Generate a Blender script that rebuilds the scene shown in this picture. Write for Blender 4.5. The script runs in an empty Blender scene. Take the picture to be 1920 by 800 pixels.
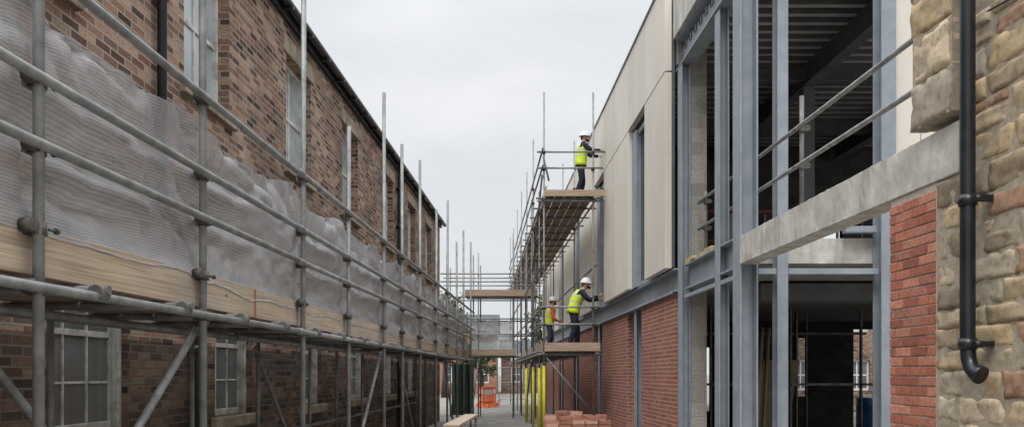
import bpy, bmesh, math, random
from mathutils import Vector, noise, Matrix
random.seed(7)
sc=bpy.context.scene
COL=sc.collection
def Lf(u,d,z): return Vector((-d+.0467*u,u,z))
def Rf(u,d,z): return Vector((d-.04*u,u,z))
def Wf(u,d,z): return Vector((d,u,z))   # u = Y, d = X

# ------------------------------------------------------------ materials
def newmat(name):
    m=bpy.data.materials.new(name); m.use_nodes=True
    nt=m.node_tree; b=nt.nodes['Principled BSDF']
    return m,nt,b
def N(nt,t,**k):
    n=nt.nodes.new(t)
    for a,v in k.items():
        if a.startswith('i_'): n.inputs[a[2:].replace('_',' ')].default_value=v
        else: setattr(n,a,v)
    return n
def ramp(nt,stops,interp='LINEAR'):
    r=nt.nodes.new('ShaderNodeValToRGB'); cr=r.color_ramp; cr.interpolation=interp
    while len(cr.elements)<len(stops): cr.elements.new(0.5)
    for e,(p,c) in zip(cr.elements,stops):
        e.position=p; e.color=(c[0],c[1],c[2],1)
    return r
def mixc(nt,fac,a,b,mode='MIX'):
    n=nt.nodes.new('ShaderNodeMix'); n.data_type='RGBA'; n.blend_type=mode
    for s,v in ((0,fac),(6,a),(7,b)):
        if hasattr(v,'is_linked') or hasattr(v,'links'): nt.links.new(v,n.inputs[s])
        elif isinstance(v,(int,float)): n.inputs[s].default_value=v
        else: n.inputs[s].default_value=(v[0],v[1],v[2],1)
    return n.outputs[2]
def bump(nt,b,h,strength=.3,dist=.01):
    n=nt.nodes.new('ShaderNodeBump'); n.inputs['Strength'].default_value=strength
    n.inputs['Distance'].default_value=dist
    nt.links.new(h,n.inputs['Height']); nt.links.new(n.outputs[0],b.inputs['Normal'])
def objc(nt):
    return nt.nodes.new('ShaderNodeTexCoord').outputs['Object']
def uvc(nt):
    return nt.nodes.new('ShaderNodeTexCoord').outputs['UV']
def noisy(name,c1,c2,scale=3,rough=.8,metal=0,detail=6,bs=.2,bd=.005,bscale=None,lo=.35,hi=.65,stretch=None,spec=.3):
    m,nt,b=newmat(name); co=objc(nt)
    if stretch:
        mp=nt.nodes.new('ShaderNodeMapping'); mp.inputs['Scale'].default_value=stretch
        nt.links.new(co,mp.inputs[0]); co=mp.outputs[0]
    n=N(nt,'ShaderNodeTexNoise',i_Scale=scale,i_Detail=detail,i_Roughness=.65); nt.links.new(co,n.inputs['Vector'])
    r=ramp(nt,[(lo,c1),(hi,c2)]); nt.links.new(n.outputs['Fac'],r.inputs[0])
    nt.links.new(r.outputs[0],b.inputs['Base Color'])
    b.inputs['Roughness'].default_value=rough; b.inputs['Metallic'].default_value=metal
    b.inputs['Specular IOR Level'].default_value=spec
    if bs>0:
        n2=N(nt,'ShaderNodeTexNoise',i_Scale=bscale or scale*8,i_Detail=5); nt.links.new(co,n2.inputs['Vector'])
        bump(nt,b,n2.outputs['Fac'],bs,bd)
    return m
def streaky(name,c1,c2,stain,amt=.5,rough=.8,bs=.3,bd=.005,scale=4,vs=(3,3,.35)):
    m,nt,b=newmat(name); co=objc(nt)
    n=N(nt,'ShaderNodeTexNoise',i_Scale=scale,i_Detail=9,i_Roughness=.65); nt.links.new(co,n.inputs['Vector'])
    r=ramp(nt,[(.33,c1),(.67,c2)]); nt.links.new(n.outputs['Fac'],r.inputs[0])
    mp=nt.nodes.new('ShaderNodeMapping'); mp.inputs['Scale'].default_value=vs; nt.links.new(co,mp.inputs[0])
    s=N(nt,'ShaderNodeTexNoise',i_Scale=1.6,i_Detail=7,i_Roughness=.6); nt.links.new(mp.outputs[0],s.inputs['Vector'])
    sr=ramp(nt,[(.5,(0,0,0)),(.72,(amt,)*3)]); nt.links.new(s.outputs['Fac'],sr.inputs[0])
    c=mixc(nt,sr.outputs[0],r.outputs[0],stain); nt.links.new(c,b.inputs['Base Color'])
    b.inputs['Roughness'].default_value=rough; b.inputs['Specular IOR Level'].default_value=.3
    n2=N(nt,'ShaderNodeTexNoise',i_Scale=scale*8,i_Detail=6); nt.links.new(co,n2.inputs['Vector'])
    bump(nt,b,n2.outputs['Fac'],bs,bd)
    return m
def woodm(name):
    # long board: fine grain along its length, grey weathering, dark knots and nail stains
    m,nt,b=newmat(name); uv=uvc(nt)
    mp=nt.nodes.new('ShaderNodeMapping'); mp.inputs['Scale'].default_value=(1.3,55,1); nt.links.new(uv,mp.inputs[0])
    g=N(nt,'ShaderNodeTexNoise',i_Scale=1.0,i_Detail=6,i_Roughness=.6,i_Distortion=.4); nt.links.new(mp.outputs[0],g.inputs['Vector'])
    r=ramp(nt,[(.3,(.33,.245,.17)),(.5,(.52,.41,.30)),(.7,(.66,.55,.43))]); nt.links.new(g.outputs['Fac'],r.inputs[0])
    w=N(nt,'ShaderNodeTexNoise',i_Scale=1.6,i_Detail=6,i_Roughness=.6); nt.links.new(uv,w.inputs['Vector'])
    wr=ramp(nt,[(.4,(0,0,0)),(.68,(.6,.6,.6))]); nt.links.new(w.outputs['Fac'],wr.inputs[0])
    c=mixc(nt,wr.outputs[0],r.outputs[0],(.36,.315,.265))
    mk=nt.nodes.new('ShaderNodeMapping'); mk.inputs['Scale'].default_value=(2.4,5.5,1); nt.links.new(uv,mk.inputs[0])
    v=N(nt,'ShaderNodeTexVoronoi',i_Scale=1.0); nt.links.new(mk.outputs[0],v.inputs['Vector'])
    vr=ramp(nt,[(.03,(.85,.85,.85)),(.09,(0,0,0))]); nt.links.new(v.outputs['Distance'],vr.inputs[0])
    c=mixc(nt,vr.outputs[0],c,(.12,.075,.045))
    nt.links.new(c,b.inputs['Base Color']); b.inputs['Roughness'].default_value=.88; b.inputs['Specular IOR Level'].default_value=.2
    bump(nt,b,g.outputs['Fac'],.4,.004)
    return m
def brickmat(name,stops,mortar,dirt=(.03,.025,.02),dirtamt=.6,bw=.225,rh=.075,ms=.010,dlo=.45,dhi=.75):
    m,nt,b=newmat(name); uv=uvc(nt)
    wn=N(nt,'ShaderNodeTexNoise',i_Scale=6.0,i_Detail=2); nt.links.new(uv,wn.inputs['Vector'])
    vm=nt.nodes.new('ShaderNodeVectorMath'); vm.operation='SCALE'; vm.inputs[3].default_value=.012
    nt.links.new(wn.outputs['Color'],vm.inputs[0])
    va=nt.nodes.new('ShaderNodeVectorMath'); va.operation='ADD'
    nt.links.new(uv,va.inputs[0]); nt.links.new(vm.outputs[0],va.inputs[1])
    br=nt.nodes.new('ShaderNodeTexBrick'); br.offset=.5
    nt.links.new(va.outputs[0],br.inputs['Vector'])
    br.inputs['Color1'].default_value=(0,0,0,1); br.inputs['Color2'].default_value=(1,1,1,1)
    br.inputs['Mortar'].default_value=(.5,.5,.5,1)
    br.inputs['Scale'].default_value=1; br.inputs['Mortar Size'].default_value=ms
    br.inputs['Mortar Smooth'].default_value=.3; br.inputs['Bias'].default_value=0
    br.inputs['Brick Width'].default_value=bw; br.inputs['Row Height'].default_value=rh
    r=ramp(nt,stops); nt.links.new(br.outputs['Color'],r.inputs[0])
    fn=N(nt,'ShaderNodeTexNoise',i_Scale=35.0,i_Detail=6,i_Roughness=.7); nt.links.new(uv,fn.inputs['Vector'])
    fr=ramp(nt,[(.3,(.55,.55,.55)),(.7,(1.25,1.25,1.25))]); nt.links.new(fn.outputs['Fac'],fr.inputs[0])
    c=mixc(nt,1.0,r.outputs[0],fr.outputs[0],'MULTIPLY')
    c=mixc(nt,br.outputs['Fac'],c,mortar)
    dn=N(nt,'ShaderNodeTexNoise',i_Scale=.8,i_Detail=7,i_Roughness=.62); nt.links.new(uv,dn.inputs['Vector'])
    dr=ramp(nt,[(dlo,(0,0,0)),(dhi,(dirtamt,)*3)]); nt.links.new(dn.outputs['Fac'],dr.inputs[0])
    c=mixc(nt,dr.outputs[0],c,dirt)
    nt.links.new(c,b.inputs['Base Color']); b.inputs['Roughness'].default_value=.9
    b.inputs['Specular IOR Level'].default_value=.2
    inv=nt.nodes.new('ShaderNodeMath'); inv.operation='MULTIPLY_ADD'; inv.inputs[1].default_value=-1; inv.inputs[2].default_value=1
    nt.links.new(br.outputs['Fac'],inv.inputs[0])
    ad=nt.nodes.new('ShaderNodeMath'); ad.operation='MULTIPLY_ADD'; ad.inputs[1].default_value=.5
    nt.links.new(fn.outputs['Fac'],ad.inputs[0]); nt.links.new(inv.outputs[0],ad.inputs[2])
    bump(nt,b,ad.outputs[0],.7,.012)
    return m
def attrmat(name,scale=14,rough=.92,bs=.5,bd=.012,grime=.35,gc=(.05,.045,.04)):
    m,nt,b=newmat(name)
    a=nt.nodes.new('ShaderNodeAttribute'); a.attribute_name='Col'
    co=objc(nt)
    n=N(nt,'ShaderNodeTexNoise',i_Scale=scale,i_Detail=8,i_Roughness=.7); nt.links.new(co,n.inputs['Vector'])
    r=ramp(nt,[(.28,(.5,.48,.46)),(.5,(1,1,1)),(.72,(1.3,1.25,1.15))]); nt.links.new(n.outputs['Fac'],r.inputs[0])
    c=mixc(nt,1.0,a.outputs['Color'],r.outputs[0],'MULTIPLY')
    n3=N(nt,'ShaderNodeTexNoise',i_Scale=1.7,i_Detail=6,i_Roughness=.6); nt.links.new(co,n3.inputs['Vector'])
    r3=ramp(nt,[(.48,(0,0,0)),(.75,(grime,)*3)]); nt.links.new(n3.outputs['Fac'],r3.inputs[0])
    c=mixc(nt,r3.outputs[0],c,gc)
    nt.links.new(c,b.inputs['Base Color']); b.inputs['Roughness'].default_value=rough
    b.inputs['Specular IOR Level'].default_value=.2
    n2=N(nt,'ShaderNodeTexNoise',i_Scale=scale*3,i_Detail=8,i_Roughness=.75); nt.links.new(co,n2.inputs['Vector'])
    bump(nt,b,n2.outputs['Fac'],bs,bd)
    return m

M={}
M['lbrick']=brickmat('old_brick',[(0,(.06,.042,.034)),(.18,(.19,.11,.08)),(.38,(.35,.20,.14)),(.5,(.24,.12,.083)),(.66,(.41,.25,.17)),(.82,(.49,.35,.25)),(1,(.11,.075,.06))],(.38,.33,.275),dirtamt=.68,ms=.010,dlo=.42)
M['lbrickdark']=brickmat('old_brick_lower',[(0,(.045,.033,.028)),(.3,(.13,.078,.056)),(.6,(.21,.125,.088)),(.8,(.27,.185,.13)),(1,(.08,.055,.042))],(.17,.145,.12),dirtamt=.8,dlo=.36)  # darker brick and mortar colours for the lower part of the wall
M['rbrick']=brickmat('red_brick',[(0,(.28,.095,.065)),(.35,(.41,.155,.10)),(.7,(.34,.12,.085)),(1,(.48,.20,.14))],(.42,.34,.29),dirtamt=.22,dirt=(.17,.08,.06))
M['stoneA']=attrmat('rubble_stone',grime=.35,gc=(.12,.10,.08),bd=.008)
M['brickA']=attrmat('red_brick_unit',scale=30,bs=.35,bd=.006,grime=.12)
M['mortar']=noisy('lime_mortar',(.32,.27,.20),(.48,.41,.31),20,.95)
M['mortar2']=noisy('brick_mortar',(.42,.35,.30),(.54,.47,.41),20,.95)
M['stonetrim']=streaky('sandstone_trim',(.22,.175,.13),(.42,.35,.26),(.06,.05,.04),.7)
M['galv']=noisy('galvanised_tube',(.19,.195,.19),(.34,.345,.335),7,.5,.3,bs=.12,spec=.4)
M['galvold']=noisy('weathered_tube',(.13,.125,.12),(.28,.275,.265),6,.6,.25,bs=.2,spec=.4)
M['coupler']=noisy('coupler_steel',(.08,.072,.065),(.19,.175,.155),25,.6,.4)
M['steel']=streaky('blue_grey_steel',(.245,.275,.31),(.325,.355,.39),(.17,.18,.19),.45,.5,.06)
M['steeldark']=noisy('dark_steel',(.10,.105,.11),(.15,.155,.16),2,.55,.1,bs=.05)
M['deck']=noisy('metal_deck',(.36,.36,.36),(.50,.495,.48),2,.5,.05,bs=.05)
M['deck_shade']=noisy('metal_deck_shaded_recess',(.09,.09,.09),(.14,.14,.135),2,.6,.05,bs=.05)  # shade in the deck recesses painted as a darker metal, so ribs show
M['panel']=streaky('cream_panel',(.62,.565,.485),(.69,.635,.555),(.50,.45,.38),.3,.6,.05,scale=.9)
M['panel2']=streaky('cream_panel_pale',(.67,.615,.535),(.74,.685,.60),(.55,.50,.43),.25,.6,.05,scale=1.1)
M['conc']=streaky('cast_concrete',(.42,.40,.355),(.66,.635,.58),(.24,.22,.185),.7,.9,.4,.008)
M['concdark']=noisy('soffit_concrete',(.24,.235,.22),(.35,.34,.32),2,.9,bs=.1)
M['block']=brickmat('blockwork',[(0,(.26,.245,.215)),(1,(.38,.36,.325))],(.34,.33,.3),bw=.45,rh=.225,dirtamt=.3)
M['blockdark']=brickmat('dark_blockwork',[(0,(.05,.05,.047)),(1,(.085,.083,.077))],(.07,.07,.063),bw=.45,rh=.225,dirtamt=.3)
M['timber']=woodm('scaffold_board')
M['timberx']=noisy('scaffold_board_end',(.30,.215,.15),(.52,.40,.29),3,.85,0,bs=.3,bd=.004,stretch=(.8,6,14))
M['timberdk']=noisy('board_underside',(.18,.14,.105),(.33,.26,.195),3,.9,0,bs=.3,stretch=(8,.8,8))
M['endband']=noisy('orange_end_band',(.33,.14,.07),(.45,.2,.1),8,.7)
M['black']=noisy('black_cast_iron',(.008,.009,.011),(.02,.022,.026),4,.32,0,bs=.1,spec=.5)
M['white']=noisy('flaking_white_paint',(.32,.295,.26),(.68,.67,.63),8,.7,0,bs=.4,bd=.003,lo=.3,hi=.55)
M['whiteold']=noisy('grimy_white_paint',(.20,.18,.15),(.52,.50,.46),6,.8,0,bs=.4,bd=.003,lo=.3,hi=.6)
M['fascia']=noisy('dark_fascia',(.015,.017,.02),(.035,.038,.042),3,.6)
M['slate']=noisy('roof_slate',(.05,.055,.065),(.1,.105,.12),4,.7)
M['yellow']=noisy('yellow_sleeve',(.58,.55,.05),(.70,.67,.09),6,.6,bs=.05)
M['orange']=noisy('orange_plastic',(.62,.12,.04),(.78,.2,.07),6,.5,bs=.05)
M['blue']=noisy('blue_plastic',(.02,.10,.25),(.04,.15,.33),6,.5,bs=.05)
M['green']=noisy('green_tarpaulin',(.02,.04,.032),(.035,.065,.05),5,.7)
M['foam']=noisy('insulation_strip',(.35,.27,.12),(.55,.45,.22),9,.9,bs=.5,bd=.01)
M['ply']=noisy('plywood',(.30,.225,.14),(.42,.33,.22),3,.8)
M['navy']=noisy('navy_cloth',(.012,.017,.033),(.032,.040,.065),9,.9,bs=.4,bd=.01)
M['denim']=noisy('denim_cloth',(.03,.05,.09),(.06,.085,.14),9,.9,bs=.4,bd=.01)
M['orangecloth']=noisy('orange_cloth',(.6,.12,.03),(.75,.18,.05),9,.8)
M['skin']=noisy('skin',(.42,.235,.165),(.52,.31,.225),12,.6,bs=.05)
M['hair']=noisy('hair',(.025,.015,.01),(.05,.03,.02),30,.8)
M['helmet']=noisy('white_helmet',(.70,.70,.69),(.78,.78,.77),6,.35,bs=0,spec=.5)
M['boot']=noisy('work_boot',(.02,.016,.012),(.05,.04,.03),12,.7)
M['eye']=noisy('eye',(.02,.02,.02),(.03,.03,.03),5,.2,bs=0)
def glassm(name,c,rough=.08):
    m,nt,b=newmat(name); co=objc(nt)
    n=N(nt,'ShaderNodeTexNoise',i_Scale=1.5,i_Detail=4); nt.links.new(co,n.inputs['Vector'])
    r=ramp(nt,[(.35,tuple(x*.6 for x in c)),(.65,c)]); nt.links.new(n.outputs['Fac'],r.inputs[0])
    nt.links.new(r.outputs[0],b.inputs['Base Color'])
    b.inputs['Roughness'].default_value=rough; b.inputs['Specular IOR Level'].default_value=.9
    bump(nt,b,n.outputs['Fac'],.15,.02)
    return m
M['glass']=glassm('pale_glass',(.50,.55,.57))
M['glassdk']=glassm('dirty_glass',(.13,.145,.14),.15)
M['glassvd']=glassm('dark_glass',(.02,.025,.03),.05)
def hivis():
    m,nt,b=newmat('hi_vis_yellow')
    a=nt.nodes.new('ShaderNodeAttribute'); a.attribute_name='Col'
    n=N(nt,'ShaderNodeTexNoise',i_Scale=14.0,i_Detail=4); nt.links.new(objc(nt),n.inputs['Vector'])
    nt.links.new(a.outputs['Color'],b.inputs['Base Color']); b.inputs['Roughness'].default_value=.7
    bump(nt,b,n.outputs['Fac'],.5,.03)
    return m
M['hivis']=hivis()
def netm(name,c1,c2,a0,a1):
    m,nt,b=newmat(name); uv=uvc(nt)
    n=N(nt,'ShaderNodeTexNoise',i_Scale=1.1,i_Detail=7,i_Roughness=.55,i_Distortion=.3); nt.links.new(uv,n.inputs['Vector'])
    w=N(nt,'ShaderNodeTexWave',bands_direction='Y',i_Scale=17.0,i_Distortion=.25,i_Detail=2); w.inputs['Detail Scale'].default_value=.6
    nt.links.new(uv,w.inputs['Vector'])
    fs=nt.nodes.new('ShaderNodeMapping'); fs.inputs['Scale'].default_value=(14,14,1); nt.links.new(uv,fs.inputs[0])
    fn=N(nt,'ShaderNodeTexNoise',i_Scale=1.0,i_Detail=6,i_Roughness=.7); nt.links.new(fs.outputs[0],fn.inputs['Vector'])
    r=ramp(nt,[(.3,c1),(.7,c2)]); nt.links.new(n.outputs['Fac'],r.inputs[0])
    wr=ramp(nt,[(0,(.82,.82,.82)),(.5,(1.03,1.03,1.03)),(1,(1.06,1.06,1.06))]); nt.links.new(w.outputs['Fac'],wr.inputs[0])
    c=mixc(nt,1.0,r.outputs[0],wr.outputs[0],'MULTIPLY')
    fr=ramp(nt,[(.3,(.86,.86,.86)),(.7,(1.12,1.12,1.12))]); nt.links.new(fn.outputs['Fac'],fr.inputs[0])
    c=mixc(nt,1.0,c,fr.outputs[0],'MULTIPLY')
    dif=nt.nodes.new('ShaderNodeBsdfDiffuse'); nt.links.new(c,dif.inputs[0])
    tl=nt.nodes.new('ShaderNodeBsdfTranslucent'); nt.links.new(c,tl.inputs[0])
    m1=nt.nodes.new('ShaderNodeMixShader'); m1.inputs[0].default_value=.2
    nt.links.new(dif.outputs[0],m1.inputs[1]); nt.links.new(tl.outputs[0],m1.inputs[2])
    tr=nt.nodes.new('ShaderNodeBsdfTransparent')
    am=nt.nodes.new('ShaderNodeMapRange'); am.inputs[1].default_value=.3; am.inputs[2].default_value=.7; am.inputs[3].default_value=a0; am.inputs[4].default_value=a1
    s=nt.nodes.new('ShaderNodeMath'); s.operation='MULTIPLY_ADD'; s.inputs[1].default_value=.15
    nt.links.new(w.outputs['Fac'],s.inputs[0]) 
    s2=nt.nodes.new('ShaderNodeMath'); s2.operation='MULTIPLY'; s2.inputs[1].default_value=.85
    nt.links.new(n.outputs['Fac'],s2.inputs[0]); nt.links.new(s2.outputs[0],s.inputs[2])
    nt.links.new(s.outputs[0],am.inputs[0])
    m2=nt.nodes.new('ShaderNodeMixShader'); nt.links.new(am.outputs[0],m2.inputs[0])
    nt.links.new(tr.outputs[0],m2.inputs[1]); nt.links.new(m1.outputs[0],m2.inputs[2])
    out=[x for x in nt.nodes if x.type=='OUTPUT_MATERIAL'][0]
    nt.links.new(m2.outputs[0],out.inputs[0])
    return m
M['net']=netm('debris_netting',(.43,.43,.445),(.60,.60,.615),.64,.90)
M['netfar']=netm('pale_netting',(.45,.47,.47),(.6,.62,.62),.55,.9)
M['leaf']=noisy('foliage',(.04,.07,.02),(.11,.13,.045),2.5,.8,bs=0)
M['bark']=noisy('bark',(.06,.045,.03),(.12,.09,.07),8,.9)

# ------------------------------------------------------------ mesh builder
class MB:
    def __init__(s): s.v=[]; s.f=[]; s.mi=[]; s.col=None; s.sm=[]
    def quad(s,ps,mi=0,sm=False):
        b=len(s.v); s.v+= [Vector(p) for p in ps]; s.f.append(tuple(range(b,b+len(ps)))); s.mi.append(mi); s.sm.append(sm)
    def box(s,fr,u0,u1,d0,d1,z0,z1,mi=0):
        b=len(s.v)
        for z in (z0,z1):
            for u,d in ((u0,d0),(u1,d0),(u1,d1),(u0,d1)): s.v.append(fr(u,d,z))
        for f in ((0,3,2,1),(4,5,6,7),(0,1,5,4),(1,2,6,5),(2,3,7,6),(3,0,4,7)):
            s.f.append(tuple(b+i for i in f)); s.mi.append(mi); s.sm.append(False)
        return s
    def tube(s,p0,p1,r,n=10,mi=0,r2=None):
        p0=Vector(p0);p1=Vector(p1); ax=(p1-p0).normalized()
        t=Vector((0,0,1)) if abs(ax.z)<.9 else Vector((1,0,0))
        a=ax.cross(t).normalized(); c=ax.cross(a); b=len(s.v); r2=r if r2 is None else r2
        for p,rr in ((p0,r),(p1,r2)):
            for i in range(n):
                t=2*math.pi*i/n; s.v.append(p+(a*math.cos(t)+c*math.sin(t))*rr)
        for i in range(n):
            j=(i+1)%n; s.f.append((b+i,b+j,b+n+j,b+n+i)); s.mi.append(mi); s.sm.append(True)
        s.f.append(tuple(b+i for i in range(n))[::-1]); s.mi.append(mi); s.sm.append(False)
        s.f.append(tuple(b+n+i for i in range(n))); s.mi.append(mi); s.sm.append(False)
        return s
    def path(s,pts,r,n=12,mi=0):
        pts=[Vector(p) for p in pts]; b=len(s.v)
        rs=r if isinstance(r,list) else [r]*len(pts)
        prev=None
        for k,p in enumerate(pts):
            ax=(pts[min(k+1,len(pts)-1)]-pts[max(k-1,0)]).normalized()
            if prev is None:
                t=Vector((0,1,0)) if abs(ax.y)<.9 else Vector((1,0,0)); a=ax.cross(t).normalized()
            else:
                a=(prev-ax*prev.dot(ax)).normalized()
            prev=a; c=ax.cross(a)
            for i in range(n):
                t=2*math.pi*i/n; s.v.append(p+(a*math.cos(t)+c*math.sin(t))*rs[k])
        for k in range(len(pts)-1):
            for i in range(n):
                j=(i+1)%n; o=b+k*n; s.f.append((o+i,o+j,o+n+j,o+n+i)); s.mi.append(mi); s.sm.append(True)
        s.f.append(tuple(b+i for i in range(n))[::-1]); s.mi.append(mi); s.sm.append(False)
        o=b+(len(pts)-1)*n
        s.f.append(tuple(o+i for i in range(n))); s.mi.append(mi); s.sm.append(False)
        return s
    def hsec_v(s,fr,u0,u1,d0,d1,z0,z1,t=.02):
        s.box(fr,u0,u1,d0,d0+t,z0,z1); s.box(fr,u0,u1,d1-t,d1,z0,z1)
        um=(u0+u1)/2; s.box(fr,um-t*.5,um+t*.5,d0+t,d1-t,z0,z1); return s
    def isec(s,fr,u0,u1,d0,d1,z0,z1,t=.025):
        s.box(fr,u0,u1,d0,d1,z0,z0+t); s.box(fr,u0,u1,d0,d1,z1-t,z1)
        dm=(d0+d1)/2; s.box(fr,u0,u1,dm-.01,dm+.01,z0+t,z1-t); return s
    def build(s,name,mats,parent=None,bevel=0,label=None,category=None,group=None,kind=None,recalc=True,cols=None,base=None):
        org=Vector((0,0,0))
        if parent is not None: org=Vector(parent['_o'])
        elif base is not None: org=Vector(base)
        me=bpy.data.meshes.new(name)
        me.from_pydata([tuple(v-org) for v in s.v],[],s.f)
        if not isinstance(mats,(list,tuple)): mats=[mats]
        for m in mats: me.materials.append(M[m] if isinstance(m,str) else m)
        me.polygons.foreach_set('material_index',s.mi); me.polygons.foreach_set('use_smooth',s.sm)
        if recalc:
            bm=bmesh.new(); bm.from_mesh(me); bmesh.ops.recalc_face_normals(bm,faces=bm.faces); bm.to_mesh(me); bm.free()
        uv=me.uv_layers.new(name='UVMap')
        for p in me.polygons:
            n=p.normal; ax,ay,az=abs(n.x),abs(n.y),abs(n.z)
            for li in p.loop_indices:
                co=me.vertices[me.loops[li].vertex_index].co+org
                if name=='netting': uv.data[li].uv=((co.y,co.z) if 'Net' not in s.__dict__ else (co.x,co.z))
                elif az>ax and az>ay: uv.data[li].uv=(co.x,co.y)
                elif ax>=ay: uv.data[li].uv=(co.y,co.z)
                else: uv.data[li].uv=(co.x,co.z)
        if cols is not None:
            a=me.color_attributes.new('Col','FLOAT_COLOR','CORNER')
            for p in me.polygons:
                c=cols[p.index]
                for li in p.loop_indices: a.data[li].color=(c[0],c[1],c[2],1)
        o=bpy.data.objects.new(name,me); COL.objects.link(o)
        if parent is not None: o.parent=parent
        else: o.location=org
        o['_o']=tuple(org)
        if bevel:
            b=o.modifiers.new('bev','BEVEL'); b.width=bevel; b.segments=2; b.limit_method='ANGLE'
        tag(o,label,category,group,kind)
        return o
def tag(o,label=None,category=None,group=None,kind=None):
    if label:o['label']=label
    if category:o['category']=category
    if group:o['group']=group
    if kind:o['kind']=kind
def thing(name,loc,label=None,category=None,group=None,parent=None):
    e=bpy.data.objects.new(name,None); COL.objects.link(e); e.empty_display_size=.2
    if parent is not None:
        e.parent=parent; e['_o']=parent['_o']
    else:
        e.location=loc; e['_o']=tuple(loc)
    tag(e,label,category,group); return e

def wallholes(mb,fr,u0,u1,z0,z1,d0,d1,holes,mi=0,zsplit=None):
    us=sorted(set([u0,u1]+[h[0] for h in holes]+[h[1] for h in holes]))
    zs=sorted(set([z0,z1]+[h[2] for h in holes]+[h[3] for h in holes]+([zsplit] if zsplit else [])))
    us=[u for u in us if u0<=u<=u1]; zs=[z for z in zs if z0<=z<=z1]
    def solid(i,j):
        if i<0 or j<0 or i>=len(us)-1 or j>=len(zs)-1: return False
        cu=(us[i]+us[i+1])/2; cz=(zs[j]+zs[j+1])/2
        return not any(h[0]<cu<h[1] and h[2]<cz<h[3] for h in holes)
    for i in range(len(us)-1):
        for j in range(len(zs)-1):
            if not solid(i,j): continue
            a,b,c,e=us[i],us[i+1],zs[j],zs[j+1]
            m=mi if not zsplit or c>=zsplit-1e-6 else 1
            mb.quad([fr(a,d0,c),fr(b,d0,c),fr(b,d0,e),fr(a,d0,e)],m)
            mb.quad([fr(a,d1,c),fr(b,d1,c),fr(b,d1,e),fr(a,d1,e)],m)
            if not solid(i-1,j): mb.quad([fr(a,d0,c),fr(a,d1,c),fr(a,d1,e),fr(a,d0,e)],m)
            if not solid(i+1,j): mb.quad([fr(b,d0,c),fr(b,d1,c),fr(b,d1,e),fr(b,d0,e)],m)
            if not solid(i,j-1): mb.quad([fr(a,d0,c),fr(b,d0,c),fr(b,d1,c),fr(a,d1,c)],m)
            if not solid(i,j+1): mb.quad([fr(a,d0,e),fr(b,d0,e),fr(b,d1,e),fr(a,d1,e)],m)

# ------------------------------------------------------------ ground
g=MB(); g.quad([(-400,-60,0),(400,-60,0),(400,900,0),(-400,900,0)])
g.build('ground',noisy('gravel_ground',(.16,.145,.125),(.30,.275,.24),1.3,.95,bs=.5,bd=.02,bscale=25),kind='structure',label='bare gravel ground of the building site',recalc=False)
g=MB(); g.quad([Wf(2,-1.75,.004),Wf(2,1.25,.004),Wf(60,-.2,.004),Wf(60,-1.9,.004)])
g.build('path',noisy('worn_concrete_path',(.13,.125,.115),(.27,.255,.235),2,.9,bs=.3,bd=.01,bscale=15),kind='structure',label='worn concrete path between the buildings',recalc=False)

# ------------------------------------------------------------ LEFT HOUSE
DW=3.7
house=thing('brick_house',tuple(Lf(2,DW,0)),'long old two storey brown brick building with sash windows','house')
upW=[(a,a+1.15) for a in (5.0,8.1,11.25,14.3,17.75,20.9,23.9)]
loW=[(3.0,4.0),(5.95,7.05),(8.85,9.95),(11.9,13.0),(14.9,16.0),(17.9,19.0),(20.9,22.0)]
holes=[(a,b,4.55,6.1) for a,b in upW]+[(a,b,1.12,2.75) for a,b in loW]
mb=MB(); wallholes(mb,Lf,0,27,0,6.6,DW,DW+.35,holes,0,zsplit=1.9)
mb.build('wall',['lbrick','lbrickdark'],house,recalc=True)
mb=MB(); mb.box(Lf,26.65,27,DW+.36,DW+7,0,6.6); mb.build('gable_wall','lbrick',house)
mb=MB(); mb.box(Lf,0,27.1,DW-.06,DW-.01,6.52,6.7); mb.build('fascia','fascia',house)
mb=MB()
for k in range(8):
    a0=math.pi*k/8; a1=math.pi*(k+1)/8
    def gp(u,a,r): return Lf(u,DW-.13-math.cos(a)*r,6.66-math.sin(a)*r)
    mb.quad([gp(0,a0,.07),gp(27.25,a0,.07),gp(27.25,a1,.07),gp(0,a1,.07)],0,True)
    mb.quad([gp(0,a0,.06),gp(27.25,a0,.06),gp(27.25,a1,.06),gp(0,a1,.06)],0,True)
u=1
while u<27:
    mb.box(Lf,u,u+.04,DW-.21,DW-.05,6.56,6.6); u+=.9
mb.build('gutter','black',house,recalc=False)
mb=MB()
mb.quad([Lf(0,DW-.08,6.72),Lf(27.1,DW-.08,6.72),Lf(27.1,DW+3.6,9.0),Lf(0,DW+3.6,9.0)])
mb.quad([Lf(0,DW+7.2,6.72),Lf(27.1,DW+7.2,6.72),Lf(27.1,DW+3.6,9.0),Lf(0,DW+3.6,9.0)])
mb.quad([Lf(27,DW,6.6),Lf(27,DW+7,6.6),Lf(27,DW+3.6,8.97)])
mb.build('roof','slate',house,recalc=False)
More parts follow.
